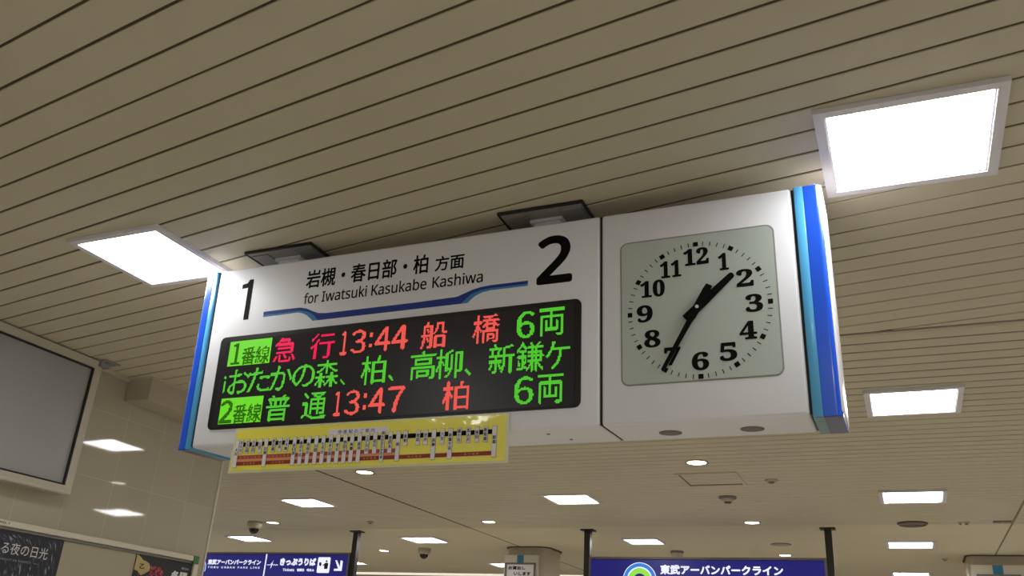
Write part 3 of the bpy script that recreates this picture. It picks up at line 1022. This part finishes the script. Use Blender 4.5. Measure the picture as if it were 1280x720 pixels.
def emblem(root, cx, cz, k):
    """half rings: outer white line, blue, white, green, white"""
    for i, (r0, r1, mk) in enumerate(((0.178, 0.185, 'litwhite'), (0.140, 0.178, 'litblue'), (0.128, 0.140, 'litwhite'), (0.072, 0.128, 'litgreen'))):
        bm = bmesh.new()
        add_arc(bm, cx, cz, r0 * k, r1 * k, -20, 200, YS - 0.001, YS + 0.001, 32)
        obj(['emblem_outline', 'emblem_blue_ring', 'emblem_white_ring', 'emblem_green_ring'][i], bm, M[mk], root)


s1 = thing('hanging_sign', 'blue lit line sign with ring emblem, hanging between two dark posts at right', 'sign')
sign_box(s1, -3.170, -0.700, 2.24, 2.700)
post(s1, -3.205, CZ - 0.002, 2.22)
post(s1, -0.666, CZ - 0.002, 2.22)
emblem(s1, -2.602, 2.459, 1.0)
text('line_name', '東武アーバンパークライン', (-2.378, 2.524, -1.122, 2.622), YS - 0.001, M['litwhite'], s1, 0.004)
text('romanised_name', sans('TOBU URBAN PARK LINE'), (-2.378, 2.44, -1.122, 2.49), YS - 0.001, M['litwhite'], s1, 0.002, 1.4)

s2 = thing('hanging_sign', 'blue lit ticket sign with pictogram and arrow, hanging left beside the tiled wall', 'sign')
sign_box(s2, -8.95, -6.262, 2.36, 2.732)
post(s2, -6.228, CZ - 0.002, 2.34)
post(s2, -8.98, CZ - 0.002, 2.34)
emblem(s2, -8.600, 2.530, 0.72)
text('line_name', '東武アーバンパークライン', (-8.448, 2.573, -7.588, 2.640), YS - 0.001, M['litwhite'], s2, 0.0035)
text('romanised_name', sans('TOBU URBAN PARK LINE'), (-8.434, 2.528, -7.595, 2.553), YS - 0.001, M['litwhite'], s2, 0.001, 1.5)
obj('divider', box(-7.524, -7.506, YS - 0.001, YS + 0.001, 2.42, 2.716), M['litwhite'], s2)
bm = bmesh.new()
add_tube(bm, [(-7.485, YS, 2.577), (-7.44, YS, 2.577), (-7.41, YS, 2.60), (-7.395, YS, 2.640), (-7.41, YS, 2.60), (-7.425, YS, 2.535), (-7.40, YS, 2.590), (-7.385, YS, 2.572), (-7.37, YS, 2.585), (-7.355, YS, 2.570), (-7.34, YS, 2.583), (-7.318, YS, 2.574)], 0.004, 6)
obj('cursive_mark', bm, M['litwhite'], s2)
text('ticket_lettering', 'きっぷうりば', (-7.290, 2.572, -6.745, 2.664), YS - 0.001, M['litwhite'], s2, 0.006)
text('english_lettering', sans('Tickets'), (-7.232, 2.503, -7.055, 2.537), YS - 0.001, M['litwhite'], s2, 0.0015)
text('chinese_lettering', '售票处', (-7.015, 2.503, -6.902, 2.537), YS - 0.001, M['litwhite'], s2, 0.0015)
text('korean_lettering', '매표소', (-6.866, 2.503, -6.756, 2.537), YS - 0.001, M['litwhite'], s2, 0.0015)
pk = obj('pictogram_tile', poly(rrect(-6.716, -6.534, 2.489, 2.675, 0.016), YS - 0.0015, YS + 0.001), M['litwhite'], s2)


def figure(bm, cx, zh, hr, zs, zb, sw):
    add_poly(bm, ring_pts(cx, zh, hr, 0, 345, 15), YS - 0.0025, YS - 0.001)
    add_poly(bm, [(cx - sw, zs - 0.014), (cx - sw + 0.010, zs), (cx + sw - 0.010, zs), (cx + sw, zs - 0.014), (cx + sw - 0.006, zb), (cx - sw + 0.006, zb)], YS - 0.0025, YS - 0.001)


bm = bmesh.new()
figure(bm, -6.587, 2.628, 0.013, 2.609, 2.535, 0.030)
add_poly(bm, [(-6.638, 2.585), (-6.606, 2.598), (-6.606, 2.585), (-6.634, 2.573)], YS - 0.0025, YS - 0.001)
obj('customer_figure', bm, M['picto'], pk)
bm = bmesh.new()
add_poly(bm, [(-6.694, 2.612), (-6.662, 2.618), (-6.658, 2.578), (-6.674, 2.566), (-6.692, 2.580)], YS - 0.0025, YS - 0.001)
obj('clerk_figure', bm, M['picto'], pk)
bm = bmesh.new()
add_poly(bm, [(-6.462, 2.640), (-6.438, 2.640), (-6.385, 2.560), (-6.385, 2.640), (-6.352, 2.632), (-6.352, 2.516), (-6.468, 2.516), (-6.462, 2.540), (-6.405, 2.540)], YS - 0.001, YS + 0.001)
obj('arrow', bm, M['litwhite'], s2)

# ================================================================== COLUMNS WITH NOTICE PANELS
def column(label, x0, x1, y0, y1, rad, board, band, frm, lines, seed):
    r = thing('column', label, 'column')
    bm = bmesh.new()
    pts = rrect(x0, x1, y0, y1, rad, 8)
    A = [bm.verts.new((p[0], p[1], 0.0)) for p in pts]
    B = [bm.verts.new((p[0], p[1], CZ - 0.012)) for p in pts]
    bm.faces.new(A[::-1])
    bm.faces.new(B)
    for k in range(len(pts)):
        j = (k + 1) % len(pts)
        bm.faces.new((A[k], A[j], B[j], B[k]))
    obj('shaft', bm, M['column'], r)
    bm = bmesh.new()
    pts = rrect(x0 - 0.02, x1 + 0.02, y0 - 0.02, y1 + 0.02, rad + 0.01, 8)
    A = [bm.verts.new((p[0], p[1], CZ - 0.014)) for p in pts]
    B = [bm.verts.new((p[0], p[1], CZ - 0.002)) for p in pts]
    bm.faces.new(A[::-1])
    bm.faces.new(B)
    for k in range(len(pts)):
        j = (k + 1) % len(pts)
        bm.faces.new((A[k], A[j], B[j], B[k]))
    obj('ceiling_collar', bm, M['gap'], r)
    return r


column('cream column with rounded corner left of the right blue sign, carrying a white notice', -4.79, -4.20, 10.94, 11.55, 0.14, None, None, None, None, 1)
column('cream chamfered column at the bottom right corner', 0.672, 1.30, 11.58, 12.2, 0.07, None, None, None, None, 2)


def notice(label, x0, x1, y, ztop, band, inset, lines, zt):
    r = thing('notice_sign', label, 'notice', (0, 0, 0))
    obj('panel', box(x0, x1, y - 0.03, y + 0.035, 1.0, ztop, 0.006, 2), M['board'], r)
    obj('blue_band', box(band[0], band[1], y - 0.033, y - 0.029, zt, ztop - 0.004), M['bluetag'], r)
    bm = bmesh.new()
    add_frame(bm, inset[0], inset[1], 1.1, zt, 0.022, y - 0.042, y - 0.03)
    obj('frame', bm, M['grille'], r)
    sh = obj('paper_sheet', box(inset[0] + 0.022, inset[1] - 0.022, y - 0.034, y - 0.03, 1.12, zt - 0.022), M['paper'], r)
    for s_, bx in lines:
        text('notice_lettering', s_, bx, y - 0.0345, M['black'], sh, 0.0025)
    return r


notice('white notice with handwritten black lettering and blue band on the left column', -4.765, -4.300, 10.90, 2.885, (-4.584, -4.494), (-4.745, -4.325), [('お貸出し', (-4.700, 2.70, -4.465, 2.745)), ('いします', (-4.620, 2.63, -4.390, 2.675))], 2.787)
notice('pale notice panel with blue band on the bottom right column', 0.693, 1.225, 11.54, 2.884, (0.910, 1.013), (0.74, 1.18), [], 2.782)
